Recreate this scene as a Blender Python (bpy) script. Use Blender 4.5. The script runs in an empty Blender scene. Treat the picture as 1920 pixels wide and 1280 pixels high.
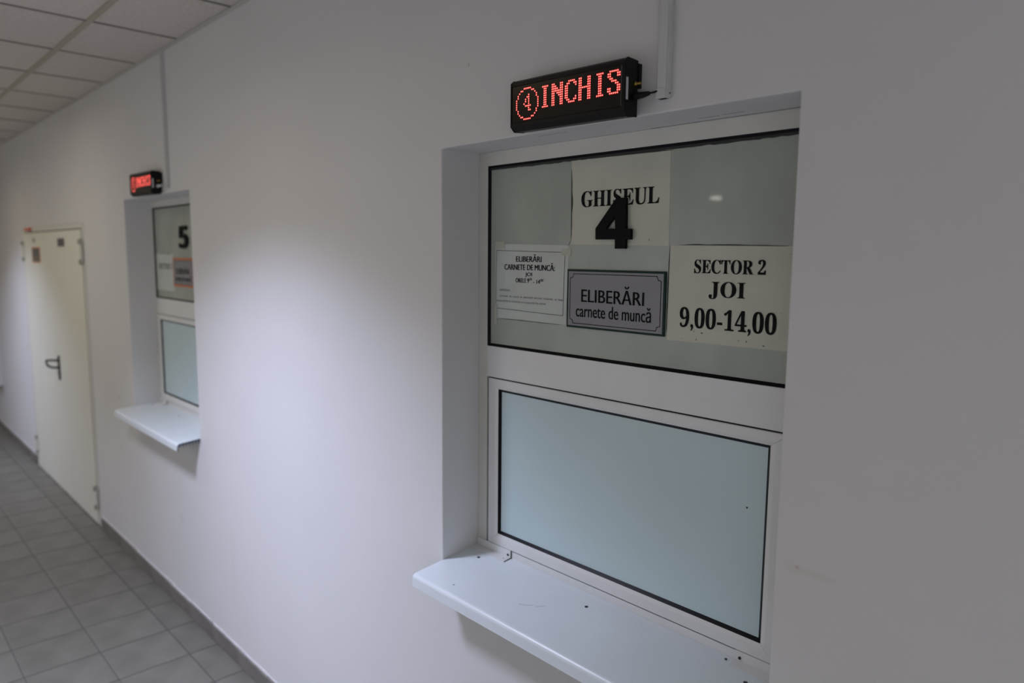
import bpy, bmesh, math, random
from mathutils import Vector, Matrix, noise
random.seed(7)
S = bpy.context.scene
COL = S.collection

# ------------------------------------------------------------------ camera
def R(d): return math.radians(d)
CAM = (1.5996, -1.2543, 1.8885)
yaw, pitch, roll = R(43.7031), R(-6.8771), R(0.4861)
fw = Vector((-math.cos(yaw)*math.cos(pitch), math.sin(yaw)*math.cos(pitch), math.sin(pitch)))
rt = fw.cross(Vector((0, 0, 1))).normalized()
up = rt.cross(fw)
rt2 = rt*math.cos(roll) + up*math.sin(roll)
up2 = up*math.cos(roll) - rt*math.sin(roll)
cd = bpy.data.cameras.new('camera')
cd.sensor_fit = 'HORIZONTAL'; cd.sensor_width = 36.0; cd.lens = 1345.1133*36/1920
cd.clip_start = 0.02; cd.clip_end = 60
cd.dof.use_dof = True; cd.dof.focus_distance = 1.68; cd.dof.aperture_fstop = 2.0
cam = bpy.data.objects.new('camera', cd); COL.objects.link(cam)
m = Matrix((rt2, up2, -fw)).transposed().to_4x4(); m.translation = Vector(CAM)
cam.matrix_world = m
S.camera = cam

# ------------------------------------------------------------------ world, lights, exposure
w = bpy.data.worlds.new('world'); S.world = w; w.use_nodes = True
w.node_tree.nodes['Background'].inputs[0].default_value = (0.02, 0.02, 0.02, 1)
S.view_settings.view_transform = 'Standard'; S.view_settings.look = 'None'
S.view_settings.gamma = 1.0; S.view_settings.use_curve_mapping = False
S.view_settings.exposure = -0.11
ZC = 2.843           # ceiling height (bottom of the metal grid)
YO = -2.17           # opposite wall
def area(name, loc, sx, sy, power, col, spread, rot=(0, 0, 0)):
    l = bpy.data.lights.new(name, 'AREA'); l.shape = 'RECTANGLE'; l.size = sx; l.size_y = sy
    l.energy = power; l.color = col; l.spread = R(spread)
    o = bpy.data.objects.new(name, l); COL.objects.link(o); o.location = loc; o.rotation_euler = rot
    return o
LAMPS = [(-1.02, -1.27), (-5.81, -1.27), (3.78, -1.27)]       # louvred lamps in cells of the ceiling grid
BLUE = (.64, .705, 1.0)
for (lx, ly), lp in zip(LAMPS, (50, 31, 50)):
    area('louvre_light', (lx, ly-.03, ZC-0.012), .40, .34, lp, BLUE, 111)       # light sent down between the blades
    area('ambient_fill', (lx, ly, ZC-0.013), .50, .50, 4.0, (1.0, .83, .48), 160)   # added warm fill for the ambient light
# added warm fill lamps along the corridor, unseen, raising the ambient light
FILL_LAMPS = [(-11.8, -1.27, 16), (-3.72, -1.27, 8)]
for x, y, p in FILL_LAMPS:
    area('fill_light', (x, y, ZC-0.012), .56, .56, p, (1.0, .92, .78), 175)

# ------------------------------------------------------------------ materials
def mat(name, col, rough=.6, var=0.0, vscale=6.0, bump=0.0, bscale=60.0, metal=0.0, coat=0.0, crough=.1,
        emit=None, estr=0.0, spec=.5, rnd=0.0, col2=None, stretch=None):
    m = bpy.data.materials.new(name); m.use_nodes = True
    nt = m.node_tree; b = nt.nodes['Principled BSDF']; L = nt.links
    b.inputs['Base Color'].default_value = (*col, 1); b.inputs['Roughness'].default_value = rough
    b.inputs['Metallic'].default_value = metal; b.inputs['Coat Weight'].default_value = coat
    b.inputs['Coat Roughness'].default_value = crough; b.inputs['Specular IOR Level'].default_value = spec
    if emit:
        b.inputs['Emission Color'].default_value = (*emit, 1); b.inputs['Emission Strength'].default_value = estr
    tc = nt.nodes.new('ShaderNodeTexCoord')
    vec = tc.outputs['Object']
    if stretch:
        mp = nt.nodes.new('ShaderNodeMapping'); mp.inputs['Scale'].default_value = stretch
        L.new(vec, mp.inputs[0]); vec = mp.outputs[0]
    src = None
    if var > 0:
        n = nt.nodes.new('ShaderNodeTexNoise'); n.inputs['Scale'].default_value = vscale
        n.inputs['Detail'].default_value = 4; L.new(vec, n.inputs['Vector'])
        mx = nt.nodes.new('ShaderNodeMix'); mx.data_type = 'RGBA'
        c2 = col2 or tuple(c*(1-var) for c in col)
        mx.inputs['A'].default_value = (*[min(1, c*(1+var*.4)) for c in col], 1); mx.inputs['B'].default_value = (*c2, 1)
        rp = nt.nodes.new('ShaderNodeMapRange'); rp.inputs['From Min'].default_value = .35; rp.inputs['From Max'].default_value = .7
        L.new(n.outputs['Fac'], rp.inputs['Value']); L.new(rp.outputs[0], mx.inputs['Factor'])
        src = mx.outputs['Result']
    if rnd > 0:
        oi = nt.nodes.new('ShaderNodeObjectInfo'); hs = nt.nodes.new('ShaderNodeHueSaturation')
        mr = nt.nodes.new('ShaderNodeMapRange'); mr.inputs['To Min'].default_value = 1-rnd; mr.inputs['To Max'].default_value = 1+rnd
        L.new(oi.outputs['Random'], mr.inputs['Value']); L.new(mr.outputs[0], hs.inputs['Value'])
        if src: L.new(src, hs.inputs['Color'])
        else: hs.inputs['Color'].default_value = (*col, 1)
        src = hs.outputs[0]
    if src: L.new(src, b.inputs['Base Color'])
    if bump > 0:
        n2 = nt.nodes.new('ShaderNodeTexNoise'); n2.inputs['Scale'].default_value = bscale; n2.inputs['Detail'].default_value = 3
        L.new(vec, n2.inputs['Vector'])
        bp = nt.nodes.new('ShaderNodeBump'); bp.inputs['Strength'].default_value = bump; bp.inputs['Distance'].default_value = .002
        L.new(n2.outputs['Fac'], bp.inputs['Height']); L.new(bp.outputs[0], b.inputs['Normal'])
    return m

M_wall = mat('wall_paint', (.74, .73, .72), .72, var=.035, vscale=1.3, bump=.12, bscale=35)
M_wall2 = mat('far_paint', (.85, .81, .69), .8)
M_frame = mat('white_pvc', (.80, .80, .79), .38, var=.03, vscale=9)
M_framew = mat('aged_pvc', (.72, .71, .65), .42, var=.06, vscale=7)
M_sill = mat('sill_pvc', (.82, .88, .91), .3, var=.02, vscale=8)
M_gasket = mat('black_rubber', (.006, .006, .008), .35, spec=.12)
M_glass_u = mat('film_on_glass', (.40, .435, .375), .45, var=.14, vscale=7, bump=.10, bscale=150, coat=.35, crough=.035, stretch=(1, 1, .6))
M_glass_l = mat('frosted_glass', (.58, .72, .74), .5, var=.04, vscale=2.2, coat=.5, crough=.18)
M_paper = mat('old_paper', (.60, .60, .50), .6, var=.05, vscale=14, bump=.1, bscale=30)
M_paper2 = mat('thin_paper', (.58, .62, .585), .5, var=.05, vscale=14, bump=.1, bscale=30)
M_ink = mat('printed_ink', (.012, .012, .013), .7, spec=.06)
M_ink2 = mat('faint_ink', (.17, .18, .18), .7)
M_sliver = mat('near_black', (.015, .018, .018), .5)
M_tape = mat('yellow_tape', (.50, .51, .42), .4)
M_black = mat('black_plastic', (.008, .008, .008), .45, spec=.2)
M_housing = mat('black_metal', (.006, .005, .006), .4, bump=.03, bscale=300, spec=.22)
M_acryl = mat('dark_acrylic', (.006, .002, .003), .25, spec=.3)
M_digit = mat('digit_plastic', (.004, .004, .005), .6, spec=.12)
M_green = mat('green_border', (.006, .028, .020), .45, spec=.2)
M_orange = mat('orange_border', (.62, .15, .02), .4)
M_grey = mat('grey_plate', (.255, .248, .262), .4)
M_trunk = mat('cable_trunking', (.62, .62, .61), .42)
M_brass = mat('brass', (.55, .38, .08), .3, metal=.9)
M_label = mat('white_label', (.62, .62, .64), .5)
M_steel = mat('screw_steel', (.05, .05, .055), .4, metal=.7)
M_door = mat('cream_paint', (.82, .81, .71), .5, var=.02, vscale=3)
M_doorf = mat('cream_frame', (.70, .69, .64), .5)
M_hinge = mat('hinge_paint', (.36, .36, .29), .5)
M_red = mat('red_plastic', (.75, .07, .03), .4)
M_tile = mat('floor_ceramic', (.165, .156, .130), .42, var=.20, vscale=5.5, bump=.05, bscale=40, rnd=.05)
M_grout = mat('grout', (.10, .095, .085), .9)
M_skirt = mat('skirting_ceramic', (.20, .185, .165), .5, var=.3, vscale=9, rnd=.06)
M_plasteredge = mat('rough_plaster', (.62, .61, .60), .9, var=.15, vscale=30, bump=.5, bscale=60)
M_ctile = mat('mineral_tile', (.68, .635, .575), .9, var=.10, vscale=60, bump=.6, bscale=220, rnd=.02)
M_tee = mat('grid_metal', (.42, .40, .30), .5)
M_ctee = mat('cross_grid_metal', (.27, .255, .22), .6)
M_shade = mat('hollow_shade', (.06, .065, .075), .7)
M_edge = mat('edge_paint', (.58, .56, .52), .7)
M_core = mat('led_core', (.5, .1, .1), .4, emit=(1.0, .165, .135), estr=4.4)
M_halo = mat('led_lens', (.4, .02, .02), .4, emit=(1.0, .008, .012), estr=.85)
M_lampw = mat('lamp_white', (.8, .8, .8), .4)
M_stain = mat('stain_paint', (.60, .55, .47), .8)

# wall stains: a reddish spot and a yellowish smear right of the near window
def add_stains(m):
    nt = m.node_tree; L = nt.links; b = nt.nodes['Principled BSDF']
    src = b.inputs['Base Color'].links[0].from_socket
    tc = nt.nodes.new('ShaderNodeTexCoord')
    for (cx, cz, sx, sz, col, amt) in [(1.052, 1.322, .005, .004, (.42, .26, .25), .55), (1.085, 1.318, .045, .008, (.64, .61, .52), .38),
                                       (1.045, 1.318, .022, .018, (.66, .64, .56), .25), (.115, 2.378, .004, .006, (.4, .38, .36), .6),
                                       (-3.2, 1.0, .03, .02, (.45, .45, .45), .35), (-1.55, .45, .03, .2, (.66, .64, .56), .25), (-2.2, .5, .05, .03, (.6, .58, .56), .3)]:
        mp = nt.nodes.new('ShaderNodeMapping')
        mp.inputs['Location'].default_value = (-cx/sx, 0, -cz/sz); mp.inputs['Scale'].default_value = (1/sx, 0, 1/sz)
        L.new(tc.outputs['Object'], mp.inputs[0])
        ln = nt.nodes.new('ShaderNodeVectorMath'); ln.operation = 'LENGTH'; L.new(mp.outputs[0], ln.inputs[0])
        mr = nt.nodes.new('ShaderNodeMapRange'); mr.inputs['From Min'].default_value = .3; mr.inputs['From Max'].default_value = 1.2
        mr.inputs['To Min'].default_value = amt; mr.inputs['To Max'].default_value = 0
        L.new(ln.outputs['Value'], mr.inputs['Value'])
        mx = nt.nodes.new('ShaderNodeMix'); mx.data_type = 'RGBA'; mx.inputs['B'].default_value = (*col, 1)
        L.new(mr.outputs[0], mx.inputs['Factor']); L.new(src, mx.inputs['A']); src = mx.outputs['Result']
    L.new(src, b.inputs['Base Color'])
add_stains(M_wall)

# ------------------------------------------------------------------ helpers
WL = {}          # object -> world location
def _cat(o, label, cat, group=None, kind=None):
    if label: o['label'] = label
    if cat: o['category'] = cat
    if group: o['group'] = group
    if kind: o['kind'] = kind
    return o
def empty(name, loc, label=None, cat=None, group=None, kind=None, parent=None):
    o = bpy.data.objects.new(name, None); COL.objects.link(o); o.empty_display_size = .05
    loc = Vector(loc); pl = WL[parent.name] if parent else Vector((0, 0, 0))
    o.location = loc-pl; o.parent = parent; WL[o.name] = loc
    return _cat(o, label, cat, group, kind)
def obj(name, bm, mt, parent=None, loc=None, smooth=False, label=None, cat=None, group=None, kind=None, bevel=0):
    """bm is in world coordinates; origin goes to loc"""
    me = bpy.data.meshes.new(name)
    pl = WL[parent.name] if parent else Vector((0, 0, 0))
    loc = Vector(loc) if loc is not None else pl.copy()
    bmesh.ops.recalc_face_normals(bm, faces=bm.faces)
    bmesh.ops.translate(bm, verts=bm.verts, vec=-loc)
    bm.to_mesh(me); bm.free()
    for k in (mt if isinstance(mt, (list, tuple)) else [mt]): me.materials.append(k)
    if smooth:
        for p in me.polygons: p.use_smooth = True
    o = bpy.data.objects.new(name, me); COL.objects.link(o)
    o.location = loc-pl; o.parent = parent; WL[o.name] = loc
    if bevel:
        md = o.modifiers.new('bevel', 'BEVEL'); md.width = bevel; md.segments = 2; md.limit_method = 'ANGLE'; md.angle_limit = R(40)
    return _cat(o, label, cat, group, kind)
def B(): return bmesh.new()
def box(bm, x0, x1, y0, y1, z0, z1, mi=0):
    v = [bm.verts.new((x, y, z)) for z in (z0, z1) for y in (y0, y1) for x in (x0, x1)]
    for f in ((0, 1, 3, 2), (4, 5, 7, 6), (0, 1, 5, 4), (2, 3, 7, 6), (0, 2, 6, 4), (1, 3, 7, 5)):
        fc = bm.faces.new([v[i] for i in f]); fc.material_index = mi
    return v
def prism(bm, pts, fn0, fn1):
    """pts 2D polygon; fn maps a point to 3D for each end"""
    a = [bm.verts.new(fn0(p)) for p in pts]; b = [bm.verts.new(fn1(p)) for p in pts]
    n = len(pts)
    for i in range(n): bm.faces.new((a[i], a[(i+1) % n], b[(i+1) % n], b[i]))
    for r in (a, b):
        es = [bm.edges.get((r[i], r[(i+1) % n])) for i in range(n)]
        bmesh.ops.triangle_fill(bm, edges=es, use_beauty=True)
def plate(bm, pts, y0, y1):          # polygon in X,Z extruded from y0 to y1
    prism(bm, pts, lambda p: (p[0], y0, p[1]), lambda p: (p[0], y1, p[1]))
def tube(bm, pts, rad, seg=10, cap=True):
    pts = [Vector(p) for p in pts]; rads = rad if isinstance(rad, (list, tuple)) else [rad]*len(pts)
    rings = []; ref = Vector((0, 0, 1))
    for i, p in enumerate(pts):
        d = (pts[min(i+1, len(pts)-1)]-pts[max(i-1, 0)]).normalized()
        r0 = ref if abs(d.dot(ref)) < .95 else Vector((0, 1, 0))
        u = d.cross(r0).normalized(); v = d.cross(u)
        rings.append([bm.verts.new(p+(u*math.cos(2*math.pi*k/seg)+v*math.sin(2*math.pi*k/seg))*rads[i]) for k in range(seg)])
    for a, b in zip(rings, rings[1:]):
        for k in range(seg): bm.faces.new((a[k], a[(k+1) % seg], b[(k+1) % seg], b[k]))
    if cap: bm.faces.new(rings[0]); bm.faces.new(rings[-1])
def ring(bm, o, i, yo, yi):          # rectangular ring (x0,x1,z0,z1) outer at depth yo, inner at depth yi
    a = [bm.verts.new((x, yo, z)) for x, z in ((o[0], o[2]), (o[1], o[2]), (o[1], o[3]), (o[0], o[3]))]
    b = [bm.verts.new((x, yi, z)) for x, z in ((i[0], i[2]), (i[1], i[2]), (i[1], i[3]), (i[0], i[3]))]
    for k in range(4): bm.faces.new((a[k], a[(k+1) % 4], b[(k+1) % 4], b[k]))
    return a, b

MB, MD = {}, {}
for i, c in enumerate('ABCDEFGHIJKLMNOPQRSTUVWXYZ'): MB[c] = chr(0x1D400+i); MD[c] = chr(0x1D5D4+i)
for i in range(26): MD[chr(97+i)] = chr(0x1D5EE+i)
for i in range(10): MB[str(i)] = chr(0x1D7CE+i); MD[str(i)] = chr(0x1D7EC+i)
def text_bm(s, x0, x1, z0, z1, y, style='sans', embolden=0.0):
    if style == 'serif': embolden = .0005 if z1-z0 > .015 else 0
    """flat printed lettering fitted to a rectangle; x0..x1, z0..z1 is the box of its glyphs"""
    if style == 'serif': s = ''.join(MB.get(c, c) for c in s)
    if style == 'bold': s = ''.join(MD.get(c, c) for c in s)
    cu = bpy.data.curves.new('lettering', 'FONT'); cu.body = s; cu.resolution_u = 3; cu.offset = 0
    t = bpy.data.objects.new('lettering_tmp', cu); COL.objects.link(t)
    dg = bpy.context.evaluated_depsgraph_get(); dg.update()
    me = bpy.data.meshes.new_from_object(t.evaluated_get(dg))
    bpy.data.objects.remove(t); bpy.data.curves.remove(cu)
    bm = B(); bm.from_mesh(me); bpy.data.meshes.remove(me)
    xs = [v.co.x for v in bm.verts]; ys = [v.co.y for v in bm.verts]
    a, b, c, d = min(xs), max(xs), min(ys), max(ys)
    for v in bm.verts:
        v.co = Vector((x0+embolden+(v.co.x-a)/(b-a)*(x1-x0-2*embolden), y, z0+(v.co.y-c)/(d-c)*(z1-z0)))
    if embolden:      # heavier strokes: the same outline set again a little to each side
        base = list(bm.verts)+list(bm.edges)+list(bm.faces)
        for sx in (-1, 1):
            g = bmesh.ops.duplicate(bm, geom=base)['geom']
            bmesh.ops.translate(bm, verts=[q for q in g if isinstance(q, bmesh.types.BMVert)], vec=(sx*embolden, sx*.00002, 0))
    return bm
def lettering(parent, mt, *a, **k):
    label = k.pop('label', None)
    return obj('lettering', text_bm(*a, **k), mt, parent, label=label)

# ------------------------------------------------------------------ the wall with openings
W0, W1, ZB, ZT = 0.0, 1.0095, .975, 2.177
DX = -2.903                        # second counter window relative to the first
DOORX0, DOORX1, DOORZ = -5.80, -3.80, 2.075
XA, XB = -13.0, 5.2
YD = .30
holes = [(W0, W1, ZB, ZT), (W0+DX, W1+DX, ZB, ZT), (DOORX0, DOORX1, 0, DOORZ)]
xs = sorted({XA, XB, *[h[0] for h in holes], *[h[1] for h in holes]})
zs = sorted({0.0, ZC+.06, ZB, ZT, DOORZ})
bm = B(); V = {}
def vv(x, y, z):
    k = (round(x, 5), y, round(z, 5))
    if k not in V: V[k] = bm.verts.new((x, y, z))
    return V[k]
def inhole(x, z): return any(h[0] < x < h[1] and h[2] < z < h[3] for h in holes)
for i in range(len(xs)-1):
    for j in range(len(zs)-1):
        a, b, c, d = xs[i], xs[i+1], zs[j], zs[j+1]
        solid = not inhole((a+b)/2, (c+d)/2)
        if solid:
            bm.faces.new((vv(a, 0, c), vv(b, 0, c), vv(b, 0, d), vv(a, 0, d)))
            bm.faces.new((vv(a, YD, c), vv(a, YD, d), vv(b, YD, d), vv(b, YD, c)))
        def nb(ii, jj):
            if 0 <= ii < len(xs)-1 and 0 <= jj < len(zs)-1:
                return not inhole((xs[ii]+xs[ii+1])/2, (zs[jj]+zs[jj+1])/2)
            return False
        if solid:
            if not nb(i+1, j): bm.faces.new((vv(b, 0, c), vv(b, YD, c), vv(b, YD, d), vv(b, 0, d)))
            if not nb(i-1, j): bm.faces.new((vv(a, 0, c), vv(a, 0, d), vv(a, YD, d), vv(a, YD, c)))
            if not nb(i, j+1): bm.faces.new((vv(a, 0, d), vv(b, 0, d), vv(b, YD, d), vv(a, YD, d)))
            if not nb(i, j-1): bm.faces.new((vv(a, 0, c), vv(a, YD, c), vv(b, YD, c), vv(b, 0, c)))
o = obj('wall_right', bm, M_wall, kind='structure', bevel=.0035,
        label='white plastered corridor wall with two recessed counter windows and a door')
for p in o.data.polygons: p.use_smooth = False
bm = B(); box(bm, XA, XB, YO-.15, YO, 0, ZC+.06); obj('wall_left', bm, M_wall2, kind='structure')
bm = B(); box(bm, XA-.15, XA, YO, YD, 0, ZC+.06); obj('wall_end', bm, M_wall2, kind='structure')
bm = B(); box(bm, XB, XB+.15, YO, YD, 0, ZC+.06); obj('wall_near', bm, M_wall2, kind='structure')

# ------------------------------------------------------------------ floor of square ceramic tiles
bm = B(); box(bm, XA, XB, YO, .0, -.10, -.0022)
floor = obj('floor', bm, M_grout, kind='structure')
WL[floor.name] = Vector((0, 0, 0))
TX, TY, TP, TQ = -1.4554, -.1416, .301, .3038
def tile_mesh(name, lx, ly, h, mt, ch=.0012):
    b_ = B(); v = box(b_, -lx/2, lx/2, -ly/2, ly/2, -h, 0)
    for q in v[4:]:
        pass
    # a shallow chamfer round the top
    top = [f for f in b_.faces if all(abs(q.co.z) < 1e-7 for q in f.verts)][0]
    r = bmesh.ops.inset_region(b_, faces=[top], thickness=ch*1.6, depth=0)
    for q in v[4:]: q.co.z -= ch*.6
    bmesh.ops.recalc_face_normals(b_, faces=b_.faces)
    me = bpy.data.meshes.new(name); b_.to_mesh(me); b_.free(); me.materials.append(mt); return me
G = .0034
me_full = tile_mesh('floor_tile', TP-G, TQ-G, .002, M_tile)
me_edge = tile_mesh('floor_tile_cut', TP-G, -TY-G, .002, M_tile)
nfl = 0; rest = B()
for j in range(0, 8):
    y1 = 0.0 if j == 0 else TY-TQ*(j-1); y0 = TY-TQ*j
    if y0 < YO: y0 = YO
    if y1 <= YO+.02: continue
    for i in range(-22, 40):
        x1 = TX-TP*i; x0 = x1-TP
        if x0 < XA or x1 > XB: continue
        seen = (-9.3 < x0 < -.85) and j <= 6 and (j <= 5) and nfl < 290 and (y0 > -1.9)
        seen = seen and (j <= 1 or x0 < -1.3)
        full = abs((y1-y0)-TQ) < 1e-4
        if seen and (full or j == 0):
            t = bpy.data.objects.new('floor_tile', me_full if full else me_edge); COL.objects.link(t)
            t.parent = floor; t.location = ((x0+x1)/2, (y0+y1)/2, random.uniform(-.0003, .0002)); nfl += 1
        else:
            box(rest, x0+G/2, x1-G/2, y0+G/2, y1-G/2, -.0022, -.0001)
obj('outer_tiles', rest, M_tile, floor, kind='stuff')

# ------------------------------------------------------------------ suspended ceiling
GX, GY = -1.3112, -.3715
bm = B(); box(bm, XA, XB, YO, .0, ZC+.03, ZC+.12)
ceil = obj('ceiling', bm, M_wall2, kind='structure'); WL[ceil.name] = Vector((0, 0, 0))
def cobj(name, me, loc):
    o = bpy.data.objects.new(name, me); COL.objects.link(o); o.parent = ceil; o.location = loc; return o
def cmesh(name, lx, ly, h, mt):
    b_ = B(); box(b_, -lx/2, lx/2, -ly/2, ly/2, 0, h); me = bpy.data.meshes.new(name); bmesh.ops.recalc_face_normals(b_, faces=b_.faces)
    b_.to_mesh(me); b_.free(); me.materials.append(mt); return me
rows = [(0.0, GY)] + [(GY-.6*k, max(YO, GY-.6*(k+1))) for k in range(3)]
cm = {}
lampcells = set()
for k, (y1, y0) in enumerate(rows):
    key = round(y1-y0, 3)
    cm[key] = cmesh('ceiling_tile', .6-.014, key-.022, .015, M_ctile)
for i in range(-11, 20):
    x1 = GX-.6*(i-1); x0 = x1-.6
    if x0 < XA or x1 > XB: continue
    for k, (y1, y0) in enumerate(rows):
        cx, cy = (x0+x1)/2, (y0+y1)/2
        if any(abs(cx-lx) < .35 and abs(cy-ly) < .25 for lx, ly, *_ in LAMPS+FILL_LAMPS): continue
        cobj('ceiling_tile', cm[round(y1-y0, 3)], (cx, cy, ZC+.005+random.uniform(0, .002)))
    tx = x0
    me = cm.setdefault('tee', cmesh('cross_tee', .011, abs(YO)-.012, .012, M_ctee))
    cobj('cross_tee', me, (tx, YO/2, ZC+.002))
for k in range(3):
    cobj('main_tee', cm.setdefault('run', cmesh('main_tee', XB-XA, .024, .02, M_tee)), ((XA+XB)/2, GY-.6*k, ZC))
cobj('edge_angle', cmesh('edge_angle', XB-XA, .020, .004, M_edge), ((XA+XB)/2, -.0105, ZC))

# luminaires (set in the grid, above the frame of the picture)
def lamp(x, y, label, louvre):
    t = empty('ceiling_lamp', (x, y, ZC), label, 'lamp', 'recessed ceiling lamps')
    b_ = B(); h = .295
    for a in ((-h, h, -h, -h+.015), (-h, h, h-.015, h), (-h, -h+.015, -h+.015, h-.015), (h-.015, h, -h+.015, h-.015)):
        box(b_, x+a[0], x+a[1], y+a[2], y+a[3], ZC-.004, ZC+.028)
    obj('housing', b_, M_lampw, t)
    b_ = B(); box(b_, x-h+.016, x+h-.016, y-h+.016, y+h-.016, ZC+.02, ZC+.027); obj('reflector', b_, M_lampw, t)
    if louvre:
        for k in range(-2, 3):
            b_ = B(); box(b_, x-h+.016, x+h-.016, y+k*.1-.001, y+k*.1+.001, ZC-.002, ZC+.018); obj('louvre_blade', b_, M_lampw, t)
for (x, y), q in zip(LAMPS, ('between the two counter windows', 'beyond the cream door', 'behind the viewer')):
    lamp(x, y, 'square recessed louvre lamp in the ceiling grid '+q, True)
for (x, y, p), q in zip(FILL_LAMPS, ('at the far end of the corridor', 'between the cream door and the far window')):
    lamp(x, y, 'unseen square fill lamp added in the ceiling grid '+q, False)

# ------------------------------------------------------------------ skirting
def skirting(name, xa, xb):
    e = empty(name, ((xa+xb)/2, 0, 0), kind='structure')
    x = xb; k = 0
    while x > xa+.05:
        xl = max(xa, x-.301)
        b_ = B(); hh = .077+random.uniform(-.003, .003); tt = .010+random.uniform(0, .0015)
        pr = [(-.0003, .001), (-tt, .001), (-tt, hh-.003), (-tt+.003, hh), (-.0003, hh)]
        prism(b_, pr, lambda p: (xl+.0012, p[0], p[1]), lambda p: (x-.0012, p[0], p[1]))
        obj('skirting_tile', b_, M_skirt, e, loc=((xl+x)/2, 0, 0)); x = xl; k += 1
    # ragged plaster edge above the tiles
    b_ = B(); n = int((xb-xa)/.06); prev = None
    for i in range(n+1):
        xx = xa+(xb-xa)*i/n; h1 = .081+.006*noise.noise(Vector((xx*9, 0, 0)))+(.006 if noise.noise(Vector((xx*3.1, 5, 0))) > .25 else 0)
        cur = [b_.verts.new((xx, -.0002, .07)), b_.verts.new((xx, -.006, .07)), b_.verts.new((xx, -.004, h1)), b_.verts.new((xx, -.0002, h1+.002))]
        if prev:
            for q in range(4): b_.faces.new((prev[q], cur[q], cur[(q+1) % 4], prev[(q+1) % 4]))
        prev = cur
    obj('plaster_edge', b_, M_plasteredge, e)
skirting('baseboard_right', -3.77, 3.3)
skirting('baseboard_far_right', -12.9, -5.83)

# ------------------------------------------------------------------ counter windows
def counter_window(name, dx, label):
    w_ = empty(name, (dx+.505, .136, 1.0), label, 'window', kind='structure')
    Y = .136; YB = .20; X0, X1 = W0+dx, W1+dx
    ux0, ux1, uz0, uz1 = .0400+dx, .9700+dx, 1.6245, 2.1385
    sx0, sx1, sz0, sz1 = .0455+dx, .9655+dx, 1.0275, 1.5335
    def member(nm, a, b, c, d, mt=M_frame):
        b_ = B(); box(b_, a, b, Y, YB, c, d); return obj(nm, b_, mt, w_, bevel=.0012)
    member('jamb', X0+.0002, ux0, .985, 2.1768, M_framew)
    member('jamb', ux1, X1-.0002, .985, 2.1768)
    # head: lower part and a slightly proud upper bead under the lintel
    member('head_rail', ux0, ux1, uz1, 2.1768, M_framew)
    member('transom', ux0, ux1, sz1, uz0)
    member('bottom_rail', ux0, ux1, .985, sz0)
    # dark joint behind the sash
    b_ = B(); q = .0055
    for a in ((sx0-.0005, sx1+.0005, sz0-.0005, sz0+q), (sx0-.0005, sx1+.0005, sz1-q, sz1+.0005), (sx0-.0005, sx0+q, sz0, sz1), (sx1-q, sx1+.0005, sz0, sz1)):
        box(b_, a[0], a[1], Y+.0030, YB-.001, a[2], a[3])
    obj('rebate', b_, M_gasket, w_)
    # fixed upper light
    b_ = B(); ring(b_, (ux0, ux1, uz0, uz1), (ux0+.0075, ux1-.0075, uz0+.0075, uz1-.0075), Y+.0005, Y+.0068)
    ring(b_, (ux0+.0075, ux1-.0075, uz0+.0075, uz1-.0075), (ux0+.0085, ux1-.0085, uz0+.0085, uz1-.0085), Y+.0068, Y+.012)
    obj('gasket', b_, M_gasket, w_)
    b_ = B(); box(b_, ux0-.0+.004, ux1-.004, Y+.0072, Y+.012, uz0+.004, uz1-.004)
    obj('glass_pane', b_, M_glass_u, w_, label='greenish filmed upper glass')
    # sash with mitred rails
    s = empty('sash', (dx+.505, Y, sz0), parent=w_)
    g = .0034; o_ = (sx0+g, sx1-g, sz0+g, sz1-g); i_ = (.0885+dx, .9225+dx, 1.0655, 1.5010)
    mid = tuple(o_[k]+(i_[k]-o_[k])*.72 for k in range(4))
    ya, yb = Y-.0022, Y+.0012
    def corners(r): return [(r[0], r[2]), (r[1], r[2]), (r[1], r[3]), (r[0], r[3])]
    co, cm_, ci = corners(o_), corners(mid), corners(i_)
    for k in range(4):
        n_ = (k+1) % 4; b_ = B(); e = .0003
        P = [(co[k], Y+.0032), (co[k], ya+.0012), ((co[k][0]+(cm_[k][0]-co[k][0])*.05, co[k][1]+(cm_[k][1]-co[k][1])*.05), ya), (cm_[k], ya), (ci[k], yb), (ci[k], YB-.014)]
        Q = [(co[n_], Y+.0032), (co[n_], ya+.0012), ((co[n_][0]+(cm_[n_][0]-co[n_][0])*.05, co[n_][1]+(cm_[n_][1]-co[n_][1])*.05), ya), (cm_[n_], ya), (ci[n_], yb), (ci[n_], YB-.014)]
        d = Vector((co[n_][0]-co[k][0], 0, co[n_][1]-co[k][1])).normalized()*e
        A = [b_.verts.new(Vector((p[0][0], p[1], p[0][1]))+d) for p in P]
        C = [b_.verts.new(Vector((p[0][0], p[1], p[0][1]))-d) for p in Q]
        for q in range(6): b_.faces.new((A[q], A[(q+1) % 6], C[(q+1) % 6], C[q]))
        b_.faces.new(A); b_.faces.new(C)
        obj('sash_rail', b_, M_frame, s)
    gi = .0078
    b_ = B(); ring(b_, i_, (i_[0]+gi, i_[1]-gi, i_[2]+gi, i_[3]-gi), yb, Y+.0075)
    ring(b_, (i_[0]+gi, i_[1]-gi, i_[2]+gi, i_[3]-gi), (i_[0]+gi+.001, i_[1]-gi-.001, i_[2]+gi+.001, i_[3]-gi-.001), Y+.0075, Y+.012)
    obj('gasket', b_, M_gasket, s)
    b_ = B(); box(b_, i_[0]+.003, i_[1]-.003, Y+.0078, Y+.013, i_[2]+.003, i_[3]-.003)
    obj('glass_pane', b_, M_glass_l, s, label='blue grey frosted lower glass')
    return w_
win1 = counter_window('window_1', 0, 'white framed counter window under the near sign, digit 4 on its upper glass')
win2 = counter_window('window_2', DX, 'white framed counter window under the far sign, digit 5 on its upper glass')
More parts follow.
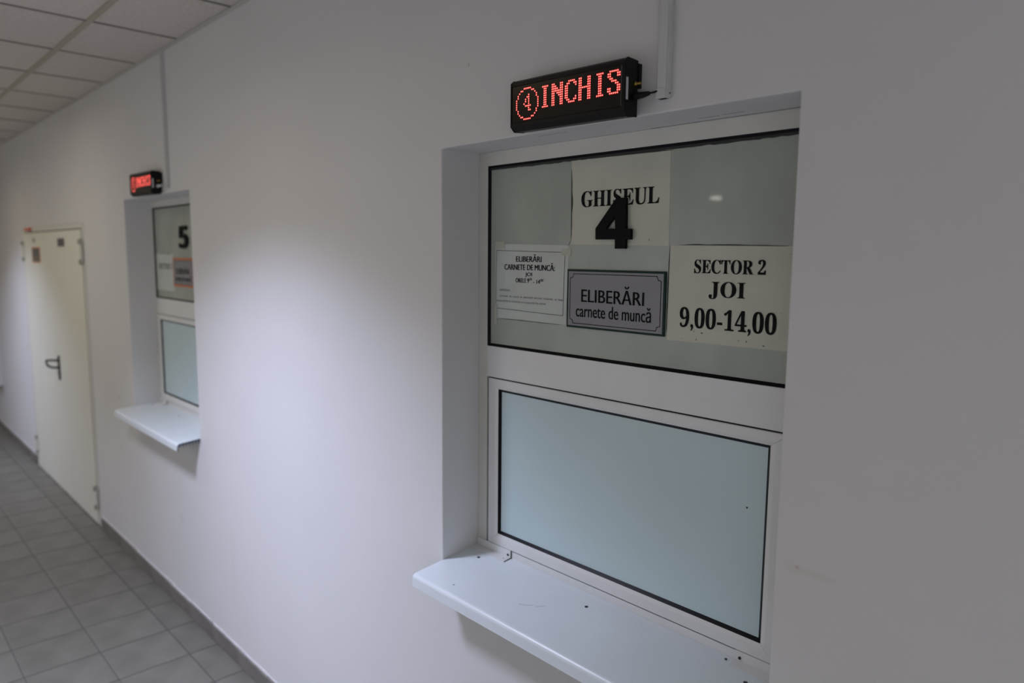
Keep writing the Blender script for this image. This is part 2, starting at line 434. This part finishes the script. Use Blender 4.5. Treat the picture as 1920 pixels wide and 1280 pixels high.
# ragged silicone along the top gasket of the near window, and a fly speck on the lower glass
bm = B(); prev = None
for i in range(90):
    x = .046+i*.0103; h = .0035+.003*max(0, noise.noise(Vector((x*16, 3, 0))))+.002*noise.noise(Vector((x*60, 1, 0)))
    cur = [bm.verts.new((x, .1405, 2.1325)), bm.verts.new((x, .1405, 2.1305-h)), bm.verts.new((x, .1432, 2.1302-h)), bm.verts.new((x, .1432, 2.1325))]
    if prev:
        for q in range(4): bm.faces.new((prev[q], cur[q], cur[(q+1) % 4], prev[(q+1) % 4]))
    prev = cur
obj('silicone_bead', bm, M_sliver, win1)
bm = B()
for (xa_, xb_, ya_) in ((.337, .43, .034), (.74, .79, .104), (.80, .85, .10), (.60, .95, .134)):
    n_ = 8; tube(bm, [(xa_+(xb_-xa_)*k/n_, ya_, 2.1771-.0012*abs(noise.noise(Vector((xa_*9+k, 0, 0))))) for k in range(n_+1)], .0005, 4)
obj('hairline_crack', bm, M_ink2, win1)
bm = B(); bmesh.ops.create_icosphere(bm, subdivisions=1, radius=.0022); bmesh.ops.scale(bm, verts=bm.verts, vec=(1.2, .35, 1))
bmesh.ops.translate(bm, verts=bm.verts, vec=(.8735, .1434, 1.353)); obj('speck', bm, M_sliver, win1)

w3 = empty('fill_panel', (2.6, YO, 1.0), 'unseen glowing panel added as fill light on the opposite wall behind the viewer', 'window', kind='structure')  # unseen glowing pane and frame, added as frontal fill for the near window
b_ = B()
for a in ((2.0, 2.05, .95, 2.05), (3.15, 3.2, .95, 2.05), (2.05, 3.15, .95, 1.0), (2.05, 3.15, 2.0, 2.05)):
    box(b_, a[0], a[1], YO+.0005, YO+.035, a[2], a[3])
obj('fill_frame', b_, M_frame, w3)
b_ = B(); box(b_, 2.05, 3.15, YO+.001, YO+.012, 1.0, 2.0)
obj('fill_pane', b_, mat('fill_pane', (.7, .7, .7), .5, emit=(.85, .90, 1.0), estr=1.15), w3)

# ------------------------------------------------------------------ window boards (hollow plastic, open end)
def board(dx, label, first):
    xa, xb = W0+dx-.001, W1+dx+.002
    t = empty('window_board', (dx+.505, 0, .975), label, 'window board', 'plastic window boards under the counter windows')
    def zt(y): return .9945+y*.098
    yF = -.1085; yI = .1355
    # top skin with rounded nose and front drop
    P = [(yI, zt(yI))]
    P.append((-.096, zt(-.096)))
    cy, cz, r = -.0965, zt(-.0965)-.0125, .0125
    for a in (15, 35, 55, 75, 90): P.append((cy-r*math.sin(R(a)), cz+r*math.cos(R(a))))
    P.append((-.1100, .9495)); P.append((-.1085, .948))
    P += [(-.1055, .948), (-.1055, cz-.002)]
    for a in (70, 45, 20): P.append((cy-(r-.003)*math.sin(R(a)), cz+(r-.003)*math.cos(R(a))))
    P += [(-.094, zt(-.094)-.003), (yI, zt(yI)-.003)]
    b_ = B(); prism(b_, P, lambda p: (xa, p[0], p[1]), lambda p: (xb, p[0], p[1]))
    obj('top_skin', b_, M_sill, t)
    # ribs of the open underside, and a toothed plate painting the hollow end's shade
    y = -.097; teeth = []
    while y < .12:
        b_ = B()
        Q = [(y, zt(y)-.0185), (y+.003, zt(y+.003)-.0185), (y+.003, zt(y+.003)-.0029), (y, zt(y)-.0029)]
        prism(b_, Q, lambda p: (xa+.002, p[0], p[1]), lambda p: (xb-.001, p[0], p[1]))
        obj('rib', b_, M_sill, t); teeth.append(y); y += .0145
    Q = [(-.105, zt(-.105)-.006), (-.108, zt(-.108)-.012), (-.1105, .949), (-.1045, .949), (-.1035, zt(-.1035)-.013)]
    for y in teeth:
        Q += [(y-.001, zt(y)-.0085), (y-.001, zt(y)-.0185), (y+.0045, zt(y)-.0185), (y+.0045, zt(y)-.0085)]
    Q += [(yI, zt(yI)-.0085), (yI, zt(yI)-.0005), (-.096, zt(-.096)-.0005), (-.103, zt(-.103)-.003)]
    b_ = B(); prism(b_, Q, lambda p: (xb+.00005, p[0], p[1]), lambda p: (xb+.0009, p[0], p[1])); obj('end_shade', b_, M_shade, t)
    # fixing screws through the board
    def screw(x, y, rr=.0047):
        b_ = B(); z = zt(y)
        tube(b_, [(x, y, z-.001), (x, y, z+.0008), (x, y, z+.0013)], [rr, rr, rr*.6], 12); obj('screw', b_, M_steel, t, loc=(x, y, z))
    for (x, y) in ((.071, .078), (.4835, .082), (.9235, .078)): screw(x+dx, y)
    if first:
        screw(.136, -.069, .0018)
        # faint curved scratch
        pts = [(.342, -.020), (.362, -.013), (.375, .001), (.384, -.002), (.392, .006), (.401, .018)]
        b_ = B(); tube(b_, [(x, y, zt(y)+.0001) for x, y in pts[:3]], .00035, 4); tube(b_, [(x, y, zt(y)+.0001) for x, y in pts[3:]], .0003, 4)
        obj('scratch', b_, M_ink2, t)
    # corner angles screwed to board and frame
    for (a, b) in ((.002, .150), (.868, 1.008)):
        k_ = empty('angle_bracket', (dx+(a+b)/2, .12, zt(.12)), parent=t)
        b_ = B(); yb_ = .1345
        Q = [(yb_, zt(yb_)), (yb_, zt(yb_)+.023), (yb_-.0024, zt(yb_)+.023), (yb_-.0024, zt(yb_)+.0026), (.1045, zt(.1045)+.0024), (.1045, zt(.1045)+.0004)]
        prism(b_, Q, lambda p: (a+dx, p[0], p[1]), lambda p: (b+dx, p[0], p[1])); obj('angle_profile', b_, M_frame, k_)
        ex = b if a < .5 else a
        b_ = B(); tube(b_, [(ex+dx-math.copysign(.014, ex-.5)*(-1 if a < .5 else 1)*(1 if a < .5 else 1), .119, zt(.119)+.0014), (ex+dx-math.copysign(.014, ex-.5)*(-1 if a < .5 else 1), .119, zt(.119)+.0026)], .0028, 10)
        obj('screw', b_, M_steel, k_)
        sx = ex+dx+(-.010 if a < .5 else .012)
        b_ = B(); tube(b_, [(sx, .1335, zt(.1335)+.009), (sx, .1295, zt(.1335)+.0088)], .0032, 10); obj('screw', b_, M_steel, k_)
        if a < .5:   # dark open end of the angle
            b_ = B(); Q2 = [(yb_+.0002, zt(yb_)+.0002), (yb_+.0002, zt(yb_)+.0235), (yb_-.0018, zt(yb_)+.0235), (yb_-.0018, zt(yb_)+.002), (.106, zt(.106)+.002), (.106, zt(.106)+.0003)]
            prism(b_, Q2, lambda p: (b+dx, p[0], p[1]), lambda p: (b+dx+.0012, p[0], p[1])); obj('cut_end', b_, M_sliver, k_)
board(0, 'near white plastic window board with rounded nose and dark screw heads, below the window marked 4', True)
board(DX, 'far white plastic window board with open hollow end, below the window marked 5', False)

# ------------------------------------------------------------------ dot matrix signs
F4 = ["00011111000"]
def bits(h): return [[(v >> (7-k)) & 1 for k in range(8)] for v in h]
GLY = {'I': [0x3C]+[0x18]*8+[0x3C], 'N': [0xC6, 0xE6, 0xF6, 0xFE, 0xDE, 0xCE, 0xC6, 0xC6, 0xC6, 0xC6],
       'C': [0x3C, 0x66, 0xC2, 0xC0, 0xC0, 0xC0, 0xC0, 0xC2, 0x66, 0x3C], 'H': [0xC6]*4+[0xFE]+[0xC6]*5,
       'S': [0x7C, 0xC6, 0xC6, 0x60, 0x38, 0x0C, 0x06, 0xC6, 0xC6, 0x7C]}
CIRC = {0: [5, 6, 7, 8, 9], 1: [3, 4, 10, 11], 2: [2, 12], 3: [1, 13], 4: [1, 13], 5: [0, 14], 6: [0, 14], 7: [0, 14], 8: [0, 14], 9: [0, 14],
        10: [1, 13], 11: [1, 13], 12: [2, 12], 13: [3, 4, 10, 11], 14: [5, 6, 7, 8, 9]}
D4 = {3: [8], 4: [7, 8], 5: [6, 8], 6: [6, 8], 7: [5, 8], 8: [6, 7, 8, 9], 9: [8], 10: [8, 9]}
D5 = {3: [5, 6, 7, 8, 9], 4: [5], 5: [5], 6: [5, 6, 7, 8], 7: [9], 8: [9], 9: [5, 9], 10: [6, 7, 8]}
def led_sign(dx, digit, label, cablecol):
    dots = [(c, r) for r, cs in CIRC.items() for c in cs]+[(c, r) for r, cs in digit.items() for c in cs]
    for k, ch in enumerate('INCHIS'):
        for r, row in enumerate(bits(GLY[ch])):
            dots += [(15+8*k+c, 1+r) for c, b in enumerate(row) if b]
    x0, x1 = .333+dx, .668+dx; xc = (x0+x1)/2
    t = empty('dot_matrix_sign', (xc, -.004, 2.175), label, 'led sign', 'red dot matrix signs above the counter windows')
    def tilt(b_):
        for v in b_.verts: v.co.z -= (v.co.x-xc)*.016
        return b_
    P = [(-.012, 2.1775), (-.043, 2.1745), (-.0535, 2.184), (-.0545, 2.1855), (-.0545, 2.1925), (-.0530, 2.1935), (-.0530, 2.2755), (-.0545, 2.2765),
         (-.0545, 2.2825), (-.0515, 2.2865), (-.045, 2.2905), (-.012, 2.2885)]
    b_ = B(); prism(b_, P, lambda p: (x0+.003, p[0], p[1]), lambda p: (x1-.003, p[0], p[1])); obj('housing', tilt(b_), M_housing, t)
    P2 = [(-.011, 2.1765), (-.0435, 2.1735), (-.0555, 2.1845), (-.0555, 2.2835), (-.0455, 2.2915), (-.011, 2.2895)]
    for a, b in ((x0, x0+.003), (x1-.003, x1)):
        b_ = B(); prism(b_, P2, lambda p: (a, p[0], p[1]), lambda p: (b, p[0], p[1])); obj('end_cap', tilt(b_), M_housing, t, bevel=.0008)
    b_ = B(); box(b_, x0+.005, x1-.010, -.0536, -.0528, 2.194, 2.275); obj('front_screen', tilt(b_), M_acryl, t)
    b_ = B(); box(b_, x1-.0100, x1-.0094, -.0542, -.0528, 2.194, 2.275); obj('screen_edge', tilt(b_), M_ink2, t)
    b_ = B()
    for c, r in dots:
        cx, cz = .3525+dx+.00494*c, 2.2690-.00487*r
        for rad, y, mi, seg in ((.0023, -.05372, 1, 8), (.00135, -.0539, 0, 8)):
            vs = [b_.verts.new((cx+rad*math.cos(2*math.pi*k/seg), y, cz+rad*math.sin(2*math.pi*k/seg))) for k in range(seg)]
            f = b_.faces.new(vs); f.material_index = mi
    d = obj('lit_dots', b_, [M_core, M_halo], t, kind='stuff')
    # the slope of the letters' row is much less than that of the case: keep dots level with it
    b_ = B(); box(b_, x0+.02, x1+.002, -.011, -.0003, 2.235, 2.284); obj('wall_bracket', tilt(b_), M_housing, t, bevel=.001)
    b_ = B(); box(b_, x0+.05, x1-.02, -.0115, -.0003, 2.19, 2.235); obj('back_plate', tilt(b_), M_housing, t)
    b_ = B(); box(b_, x1, x1+.0004, -.0505, -.0435, 2.2045, 2.2485); obj('side_label', b_, M_label, t, label='white strip label on the side')
    b_ = B(); tube(b_, [(x1, -.022, 2.2385), (x1+.004, -.022, 2.2385), (x1+.0045, -.022, 2.2385), (x1+.014, -.020, 2.2385)], [.0042, .0042, .003, .003], 10)
    obj('antenna_socket', b_, M_brass, t, label='brass antenna socket on the side')
    # plug and lead into the trunking
    b_ = B(); tube(b_, [(x1, -.024, 2.2135), (x1+.006, -.024, 2.2135), (x1+.024, -.022, 2.214), (x1+.036, -.020, 2.2155), (x1+.037, -.020, 2.2155)],
                   [.0078, .0078, .0062, .0040, .0026], 12, True)
    obj('plug', b_, cablecol, t, smooth=True)
    b_ = B(); tube(b_, [(x1+.037, -.020, 2.2155), (x1+.044, -.018, 2.216), (x1+.052, -.014, 2.218), (x1+.058, -.009, 2.219)], .0022, 8)
    obj('lead', b_, cablecol, t, smooth=True)
    return t
led_sign(0, D4, 'near dot matrix sign reading INCHIS with a circled 4 in red lights', M_black)
led_sign(-2.912, D5, 'far blurred dot matrix sign with red lights and a circled 5, white lead', M_label)

# ------------------------------------------------------------------ cable trunking
def trunk(dx, xl, label):
    x0, x1 = xl, xl+.0235
    t = empty('cable_trunking', ((x0+x1)/2, 0, 2.2), label, 'cable trunking', 'white cable trunking dropping from the ceiling')
    b_ = B(); box(b_, x0, x1, -.0135, -.0002, 2.2025, ZC+.001); obj('trunking_base', b_, M_trunk, t, bevel=.001)
    b_ = B(); box(b_, x0-.0008, x1-.003, -.0152, -.0136, 2.2045, ZC+.001); obj('trunking_lid', b_, M_trunk, t, bevel=.0006)
    b_ = B(); box(b_, x0-.0035, x1-.004, -.0160, -.0003, 2.2025, 2.2235); obj('end_piece', b_, M_trunk, t, bevel=.001)
    b_ = B(); tube(b_, [(x1+.0001, -.006, 2.212), (x1+.001, -.006, 2.212)], .0018, 8); obj('screw', b_, M_steel, t)
trunk(0, .7195, 'near white cable trunking on the wall right of the near lit sign')
trunk(DX, .7195-2.885, 'far white cable trunking rising to the ceiling beside the far lit sign')

# ------------------------------------------------------------------ notices on the near upper glass
GP = .1432            # front of the upper glass
def sheet(name, x0, x1, z0, z1, mt, label, cat, group=None, dy=.0006, corners=None, wav=.0004, y=None):
    y = y if y is not None else GP-.0004
    b_ = B(); nx, nz = 14, 10; g = []
    c = corners or ((x0, z0), (x1, z0), (x1, z1), (x0, z1))
    for j in range(nz+1):
        row = []
        for i in range(nx+1):
            u, v_ = i/nx, j/nz
            px = (c[0][0]*(1-u)+c[1][0]*u)*(1-v_)+(c[3][0]*(1-u)+c[2][0]*u)*v_
            pz = (c[0][1]*(1-u)+c[1][1]*u)*(1-v_)+(c[3][1]*(1-u)+c[2][1]*u)*v_
            e = .0008*noise.noise(Vector((px*25, pz*25, 1)))
            row.append(b_.verts.new((px+(e if i in (0, nx) else 0), y-wav*abs(noise.noise(Vector((px*14, pz*14, x0)))), pz+(e if j in (0, nz) else 0))))
        g.append(row)
    for j in range(nz):
        for i in range(nx): b_.faces.new((g[j][i], g[j][i+1], g[j+1][i+1], g[j+1][i]))
    t = empty(name, ((x0+x1)/2, y, z0), label, cat, group)
    obj('sheet', b_, mt, t, smooth=True)
    return t
TY_ = GP-.0013
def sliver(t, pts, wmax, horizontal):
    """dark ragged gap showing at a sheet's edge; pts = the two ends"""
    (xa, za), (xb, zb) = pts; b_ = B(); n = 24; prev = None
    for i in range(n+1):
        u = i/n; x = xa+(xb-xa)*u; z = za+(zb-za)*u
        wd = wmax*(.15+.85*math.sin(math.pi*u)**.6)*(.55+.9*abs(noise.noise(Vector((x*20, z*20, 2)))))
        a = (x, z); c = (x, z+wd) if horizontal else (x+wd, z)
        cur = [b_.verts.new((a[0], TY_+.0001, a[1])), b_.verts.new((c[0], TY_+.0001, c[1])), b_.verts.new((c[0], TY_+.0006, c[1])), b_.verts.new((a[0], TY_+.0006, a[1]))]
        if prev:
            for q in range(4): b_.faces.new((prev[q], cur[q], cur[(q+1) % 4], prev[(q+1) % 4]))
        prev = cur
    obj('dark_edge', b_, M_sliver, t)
def specks(t, pts):
    b_ = B()
    for x, z, r, a in pts:
        k = 6; vs = [b_.verts.new((x+r*math.cos(2*math.pi*i/k)*(.6 if a else 1.2), TY_, z+r*math.sin(2*math.pi*i/k)*(1.3 if a else .7))) for i in range(k)]
        b_.faces.new(vs)
    obj('fly_specks', b_, M_ink2, t, kind='stuff')
def linebox(t, pts, wd, mt, y, name='printed_border'):
    b_ = B(); n = len(pts)
    for i in range(n):
        a = Vector((pts[i][0], 0, pts[i][1])); b = Vector((pts[(i+1) % n][0], 0, pts[(i+1) % n][1])); d = (b-a).normalized(); p = Vector((-d.z, 0, d.x))*wd/2
        vs = [b_.verts.new(q+Vector((0, y, 0))) for q in (a-d*wd/2-p, b+d*wd/2-p, b+d*wd/2+p, a-d*wd/2+p)]
        b_.faces.new(vs)
    return obj(name, b_, mt, t)

t = sheet('paper_notice', .3530, .6510, 1.9140, 2.1265, M_paper, 'white paper notice reading GHISEUL, topmost on the near window glass', 'notice', 'paper notices on the near window',
          corners=((.3545, 1.9165), (.6520, 1.9120), (.6500, 2.1245), (.3525, 2.1285)))
lettering(t, M_ink, 'GHISEUL', .3875, .6230, 2.0085, 2.0485, TY_, style='serif')
lettering(t, M_ink, '4', .5015, .5110, 1.9590, 1.9660, TY_, style='serif')
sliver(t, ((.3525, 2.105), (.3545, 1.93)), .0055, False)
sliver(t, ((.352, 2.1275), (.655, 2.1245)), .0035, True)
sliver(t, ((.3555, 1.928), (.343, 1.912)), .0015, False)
specks(t, [(.5985, 1.926, .0022, 1), (.5650, 2.06, .0008, 0)])

t = sheet('paper_notice', .6560, .9520, 1.6985, 1.9120, M_paper, 'large-lettered white paper notice reading SECTOR 2 JOI, rightmost on the near window glass', 'notice', 'paper notices on the near window',
          corners=((.6550, 1.6965), (.9520, 1.6995), (.9525, 1.9105), (.6570, 1.9140)))
lettering(t, M_ink, 'SECTOR 2', .7215, .8900, 1.8515, 1.8830, TY_, style='serif')
lettering(t, M_ink, 'JOI', .7600, .8470, 1.7965, 1.8350, TY_, style='serif')
lettering(t, M_ink, '9,00-14,00', .6885, .9190, 1.7230, 1.7755, TY_, style='serif')
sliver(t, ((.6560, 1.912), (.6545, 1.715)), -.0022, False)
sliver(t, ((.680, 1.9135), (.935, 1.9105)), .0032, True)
specks(t, [(.747, 1.720, .0026, 0), (.727, 1.7225, .0014, 0), (.733, 1.7045, .0020, 1), (.695, 1.7035, .0012, 0), (.836, 1.7115, .0014, 0), (.854, 1.711, .0022, 1), (.893, 1.7055, .0024, 0), (.926, 1.775, .0010, 0)])
b_ = B(); box(b_, .938, .954, TY_-.0002, TY_+.0001, 1.893, 1.896); obj('tape', b_, M_tape, t)

t = sheet('paper_notice', .0660, .3480, 1.7050, 1.9190, M_paper2, 'small-print paper notice with a thin border, leftmost on the near window glass', 'notice', 'paper notices on the near window',
          corners=((.0660, 1.7085), (.3420, 1.7075), (.3480, 1.9145), (.0650, 1.9200)))
linebox(t, [(.0690, 1.7365), (.3310, 1.7305), (.3350, 1.8960), (.0715, 1.9010)], .0011, M_ink, TY_)
lettering(t, M_ink, 'ELIBERĂRI', .1520, .2510, 1.8700, 1.8905, TY_, embolden=.0006)
lettering(t, M_ink, 'CARNETE DE MUNCĂ:', .1045, .3000, 1.8470, 1.8680, TY_, embolden=.0006)
lettering(t, M_ink, 'JOI', .1890, .2155, 1.8280, 1.8410, TY_, embolden=.0004)
lettering(t, M_ink, 'ORELE 9', .1510, .2040, 1.8125, 1.8245, TY_, embolden=.0004)
lettering(t, M_ink, '00', .2050, .2150, 1.8195, 1.8265, TY_)
lettering(t, M_ink, '- 14', .2200, .2460, 1.8110, 1.8225, TY_, embolden=.0004)
lettering(t, M_ink, '00', .2470, .2580, 1.8175, 1.8250, TY_)
lettering(t, M_ink2, 'IMPORTANT:', .0850, .1310, 1.7860, 1.7920, TY_)
lettering(t, M_ink2, 'Carnetele  de  muncă  se  eliberează  personal  titularului,  pe  baza', .0860, .3300, 1.7680, 1.7760, TY_)
lettering(t, M_ink2, 'actului/cărții de identitate și a cuponului de pensie.', .0725, .2700, 1.7540, 1.7620, TY_)
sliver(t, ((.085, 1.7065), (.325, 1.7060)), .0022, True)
for a in ((.322, .356, 1.888, 1.905), (.064, .076, 1.690, 1.748), (.066, .105, 1.906, 1.926)):
    b_ = B(); box(b_, a[0], a[1], TY_-.0001, TY_+.0001, a[2], a[3]); obj('tape', b_, M_tape, t)

def plaque(dx, mborder, label, zb=1.7035, zt=1.8535, xl=.3478):
    x0, x1 = xl+dx, xl+.3025+dx
    t = empty('name_plate', ((x0+x1)/2, .14, zb), label, 'sign', 'grey name plates on the window glass')
    b_ = B(); box(b_, x0, x1, .1385, GP-.0001, zb, zt); obj('border_plate', b_, mborder, t, bevel=.0005)
    q = .0055 if mborder is M_green else .0105
    b_ = B(); box(b_, x0+q, x1-q, .1378, .1386, zb+q, zt-q); obj('face_plate', b_, M_grey, t)
    yy = .1374; q += .006; c = .0115
    X0, X1, Z0, Z1 = x0+q, x1-q, zb+q, zt-q
    pts = [(X0+c, Z0), (X1-c, Z0), (X1-c*.75, Z0+c*.75), (X1, Z0+c), (X1, Z1-c), (X1-c*.75, Z1-c*.75), (X1-c, Z1), (X0+c, Z1), (X0+c*.75, Z1-c*.75), (X0, Z1-c), (X0, Z0+c), (X0+c*.75, Z0+c*.75)]
    linebox(t, pts, .0017, M_ink, yy, 'inner_line')
    lettering(t, M_ink, 'ELIBERĂRI', x0+.0495, x0+.2450, zb+.0680, zb+.1115, yy, embolden=.0009)
    lettering(t, M_ink, 'carnete de muncă', x0+.0320, x0+.2660, zb+.0290, zb+.0640, yy, embolden=.0006)
    return t
plaque(0, M_green, 'grey name plate with dark green border reading ELIBERĂRI, on the near window glass')
plaque(-2.9175, M_orange, 'grey name plate with orange border on the far window', 1.702, 1.856)

# black plastic digits standing proud of the glass
pts = [(.4440, 1.9549), (.5057, 2.0252), (.5352, 2.0257), (.5365, 1.953), (.5515, 1.9520), (.5520, 1.9271), (.5368, 1.9271), (.5362, 1.9055), (.5056, 1.9055), (.5052, 1.9279), (.4446, 1.9282)]
inner = [(.4758, 1.9542), (.5031, 1.9828), (.5052, 1.9536)]
def digit_mesh(outer, inner, y0, y1):
    b_ = B()
    for y in (y0, y1):
        es = []
        for loop in [outer]+([inner] if inner else []):
            vs = [b_.verts.new((x, y, z)) for x, z in loop]
            es += [b_.edges.new((vs[i], vs[(i+1) % len(vs)])) for i in range(len(vs))]
        bmesh.ops.triangle_fill(b_, edges=es, use_beauty=True)
    b_.verts.ensure_lookup_table()
    n = len(outer); m_ = len(inner) if inner else 0; off = n+m_
    for st, ln in ((0, n), (n, m_)):
        for i in range(ln):
            a, b = st+i, st+(i+1) % ln
            b_.faces.new([b_.verts[k] for k in (a, b, b+off, a+off)])
    return b_
obj('window_digit', digit_mesh(pts, inner, .1318, .1405), M_digit, loc=(.498, .136, 1.905),
    label='black raised digit 4 overlapping the GHISEUL notice on the near window', cat='digit', group='raised black window digits')
bm5 = text_bm('5', -2.447, -2.323, 1.9085, 2.0255, .1318, style='bold')
ex = bmesh.ops.extrude_face_region(bm5, geom=list(bm5.faces))
bmesh.ops.translate(bm5, verts=[v for v in ex['geom'] if isinstance(v, bmesh.types.BMVert)], vec=(0, .0085, 0))
obj('window_digit', bm5, M_digit, loc=(-2.385, .136, 1.9085), label='black raised digit 5 on the upper glass of the far window', cat='digit', group='raised black window digits')

t = sheet('paper_notice', -2.8560, -2.5700, 1.6720, 1.8790, M_paper2, 'pale blurred paper notice left of the orange-bordered plate on the far window', 'notice')
lettering(t, M_ink2, 'SECTOR 1', -2.812, -2.597, 1.792, 1.826, TY_, style='serif')
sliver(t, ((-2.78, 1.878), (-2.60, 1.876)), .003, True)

# ------------------------------------------------------------------ double door
dr = empty('door_1', (-4.8, 0, 0), 'cream painted steel double door with a black lever handle', 'door', kind='structure')
b_ = B()
fx0, fx1 = DOORX0, DOORX1
for a in ((fx0+.0005, fx0+.065, .0, DOORZ-.0005), (fx1-.045, fx1-.0005, .0, DOORZ-.0005), (fx0+.065, fx1-.045, DOORZ-.035, DOORZ-.0005)):
    box(b_, a[0], a[1], -.004, .10, a[2]+.001, a[3])
obj('door_frame', b_, M_doorf, dr, bevel=.002)
seam = -4.60
for (a, b) in ((fx0+.068, seam-.0008), (seam+.0008, fx1-.050)):
    b_ = B(); box(b_, a, b, -.010, .045, .008, DOORZ-.042); obj('door_leaf', b_, M_door, dr, bevel=.001)
b_ = B(); box(b_, fx0+.06, fx1-.04, .048, .06, .002, DOORZ-.03); obj('door_stop', b_, M_ctee, dr)
def hinge(x, z):
    h = empty('hinge', (x, -.012, z), parent=dr)
    for z0, z1, mm in ((0, .034, M_hinge), (.036, .132, M_door), (.134, .168, M_hinge)):
        b_ = B(); tube(b_, [(x, -.018, z+z0), (x, -.018, z+z1)], .012, 12); obj('hinge_knuckle', b_, mm, h)
    b_ = B(); box(b_, x-.03, x+.03, -.0135, -.0105, z+.01, z+.158); obj('hinge_plate', b_, M_doorf, h)
for x in (fx1-.047, fx0+.066):
    for z in (1.80, .115): hinge(x, z)
h = empty('door_handle', (-4.70, -.01, 1.0), parent=dr)
b_ = B()
pp = []
for k in range(9): pp.append((-4.70+.019*math.cos(math.pi*k/8), 1.080+.019*math.sin(math.pi*k/8)))
for k in range(9): pp.append((-4.70-.019*math.cos(math.pi*k/8), .930-.019*math.sin(math.pi*k/8)))
plate(b_, pp, -.018, -.0102); obj('escutcheon', b_, M_black, h)
b_ = B(); tube(b_, [(-4.70, -.015, 1.060), (-4.715, -.040, 1.062), (-4.745, -.062, 1.062), (-4.785, -.076, 1.056), (-4.800, -.078, 1.046), (-4.795, -.076, 1.030), (-4.770, -.070, 1.014), (-4.735, -.052, 1.006), (-4.71, -.034, 1.006), (-4.70, -.015, 1.008)], .0085, 10)
obj('lever', b_, M_black, h, smooth=True)
b_ = B(); tube(b_, [(-4.70, -.018, .965), (-4.70, -.023, .965)], .009, 12); obj('lock_cylinder', b_, M_steel, h)
# notices and fittings on the door
t = empty('door_notice', (-5.255, -.0105, 1.795), 'multicoloured notice with orange edge, upper left part of the cream door', 'notice')
b_ = B(); box(b_, -5.405, -5.115, -.0115, -.0102, 1.795, 1.918); obj('notice_border', b_, M_orange, t)
M_n1 = mat('notice_dark', (.10, .11, .12), .5); M_n2 = mat('notice_olive', (.17, .14, .06), .5); M_n3 = mat('notice_teal', (.09, .15, .15), .5)
for (z0, z1, mm) in ((1.865, 1.908, M_n1), (1.842, 1.864, M_n1), (1.828, 1.841, M_n2), (1.805, 1.827, M_n3)):
    b_ = B(); box(b_, -5.39, -5.13, -.0122, -.0115, z0, z1); obj('printed_band', b_, mm, t)
t = empty('door_notice', (-4.40, -.0105, 1.922), 'small dark square notice, upper right part of the cream door', 'notice')
b_ = B(); box(b_, -4.50, -4.30, -.0115, -.0102, 1.922, 1.979); obj('notice_sheet', b_, mat('notice_purple', (.085, .075, .09), .5), t)
b_ = B(); box(b_, -4.515, -4.285, -.0108, -.01015, 1.915, 1.986); obj('notice_margin', b_, M_doorf, t)
b_ = B(); box(b_, -5.36, -5.27, -.0118, -.0102, 1.957, 1.990)
obj('small_sticker', b_, M_hinge, loc=(-5.31, -.0105, 1.957), label='tiny olive sticker above the multicoloured notice on the cream door', cat='sticker')
t = empty('red_tag', (-5.50, -.01, 2.055), 'small red tag at the top left corner of the cream door frame', 'tag')
b_ = B(); box(b_, -5.60, -5.40, -.022, -.0045, 2.052, 2.074); obj('tag_body', b_, M_red, t, bevel=.003)
b_ = B(); box(b_, -5.59, -5.41, -.024, -.0221, 2.0555, 2.0705); obj('tag_face', b_, M_red, t, bevel=.001)

# grey box on the wall beyond the door
t = empty('wall_box', (-7.46, 0, .55), 'grey blurred cabinet on the wall beyond the door, at the left edge', 'box')
b_ = B(); box(b_, -7.60, -7.33, -.06, -.0005, .50, 1.02); obj('cabinet_body', b_, M_trunk, t, bevel=.004)
b_ = B(); box(b_, -7.585, -7.345, -.066, -.0605, .515, 1.005); obj('cabinet_door', b_, M_trunk, t, bevel=.003)
# escape lamp on the opposite wall (seen as a faint spot mirrored in the near glass)
t = empty('escape_lamp', (-0.584, YO, 2.187), 'small lit escape lamp on the opposite wall', 'lamp')
b_ = B(); box(b_, -0.654, -0.514, YO+.0005, YO+.04, 2.187, 2.247); obj('lamp_body', b_, M_lampw, t, bevel=.004)
b_ = B(); box(b_, -0.614, -0.554, YO+.0405, YO+.044, 2.209, 2.225)
obj('lamp_lens', b_, mat('lamp_lens', (.8, .8, .8), .4, emit=(1, .97, .9), estr=20), t)

# ------------------------------------------------------------------ labels of the setting
for nm, lb, ct in (('wall_right', None, 'wall'), ('wall_left', 'plain white corridor wall opposite the counter windows', 'wall'),
                   ('wall_end', 'far end wall of the corridor beyond the cream door', 'wall'), ('wall_near', 'near end wall of the corridor behind the viewer', 'wall'),
                   ('floor', 'grey square ceramic tiled corridor floor with thin dark joints', 'floor'),
                   ('ceiling', 'suspended ceiling of pale mineral tiles in a metal grid', 'ceiling'),
                   ('baseboard_right', 'grey brown tile skirting below the counter windows', 'baseboard'),
                   ('baseboard_far_right', 'grey brown tile skirting beyond the cream door', 'baseboard')):
    o = bpy.data.objects[nm]
    if lb: o['label'] = lb
    o['category'] = ct
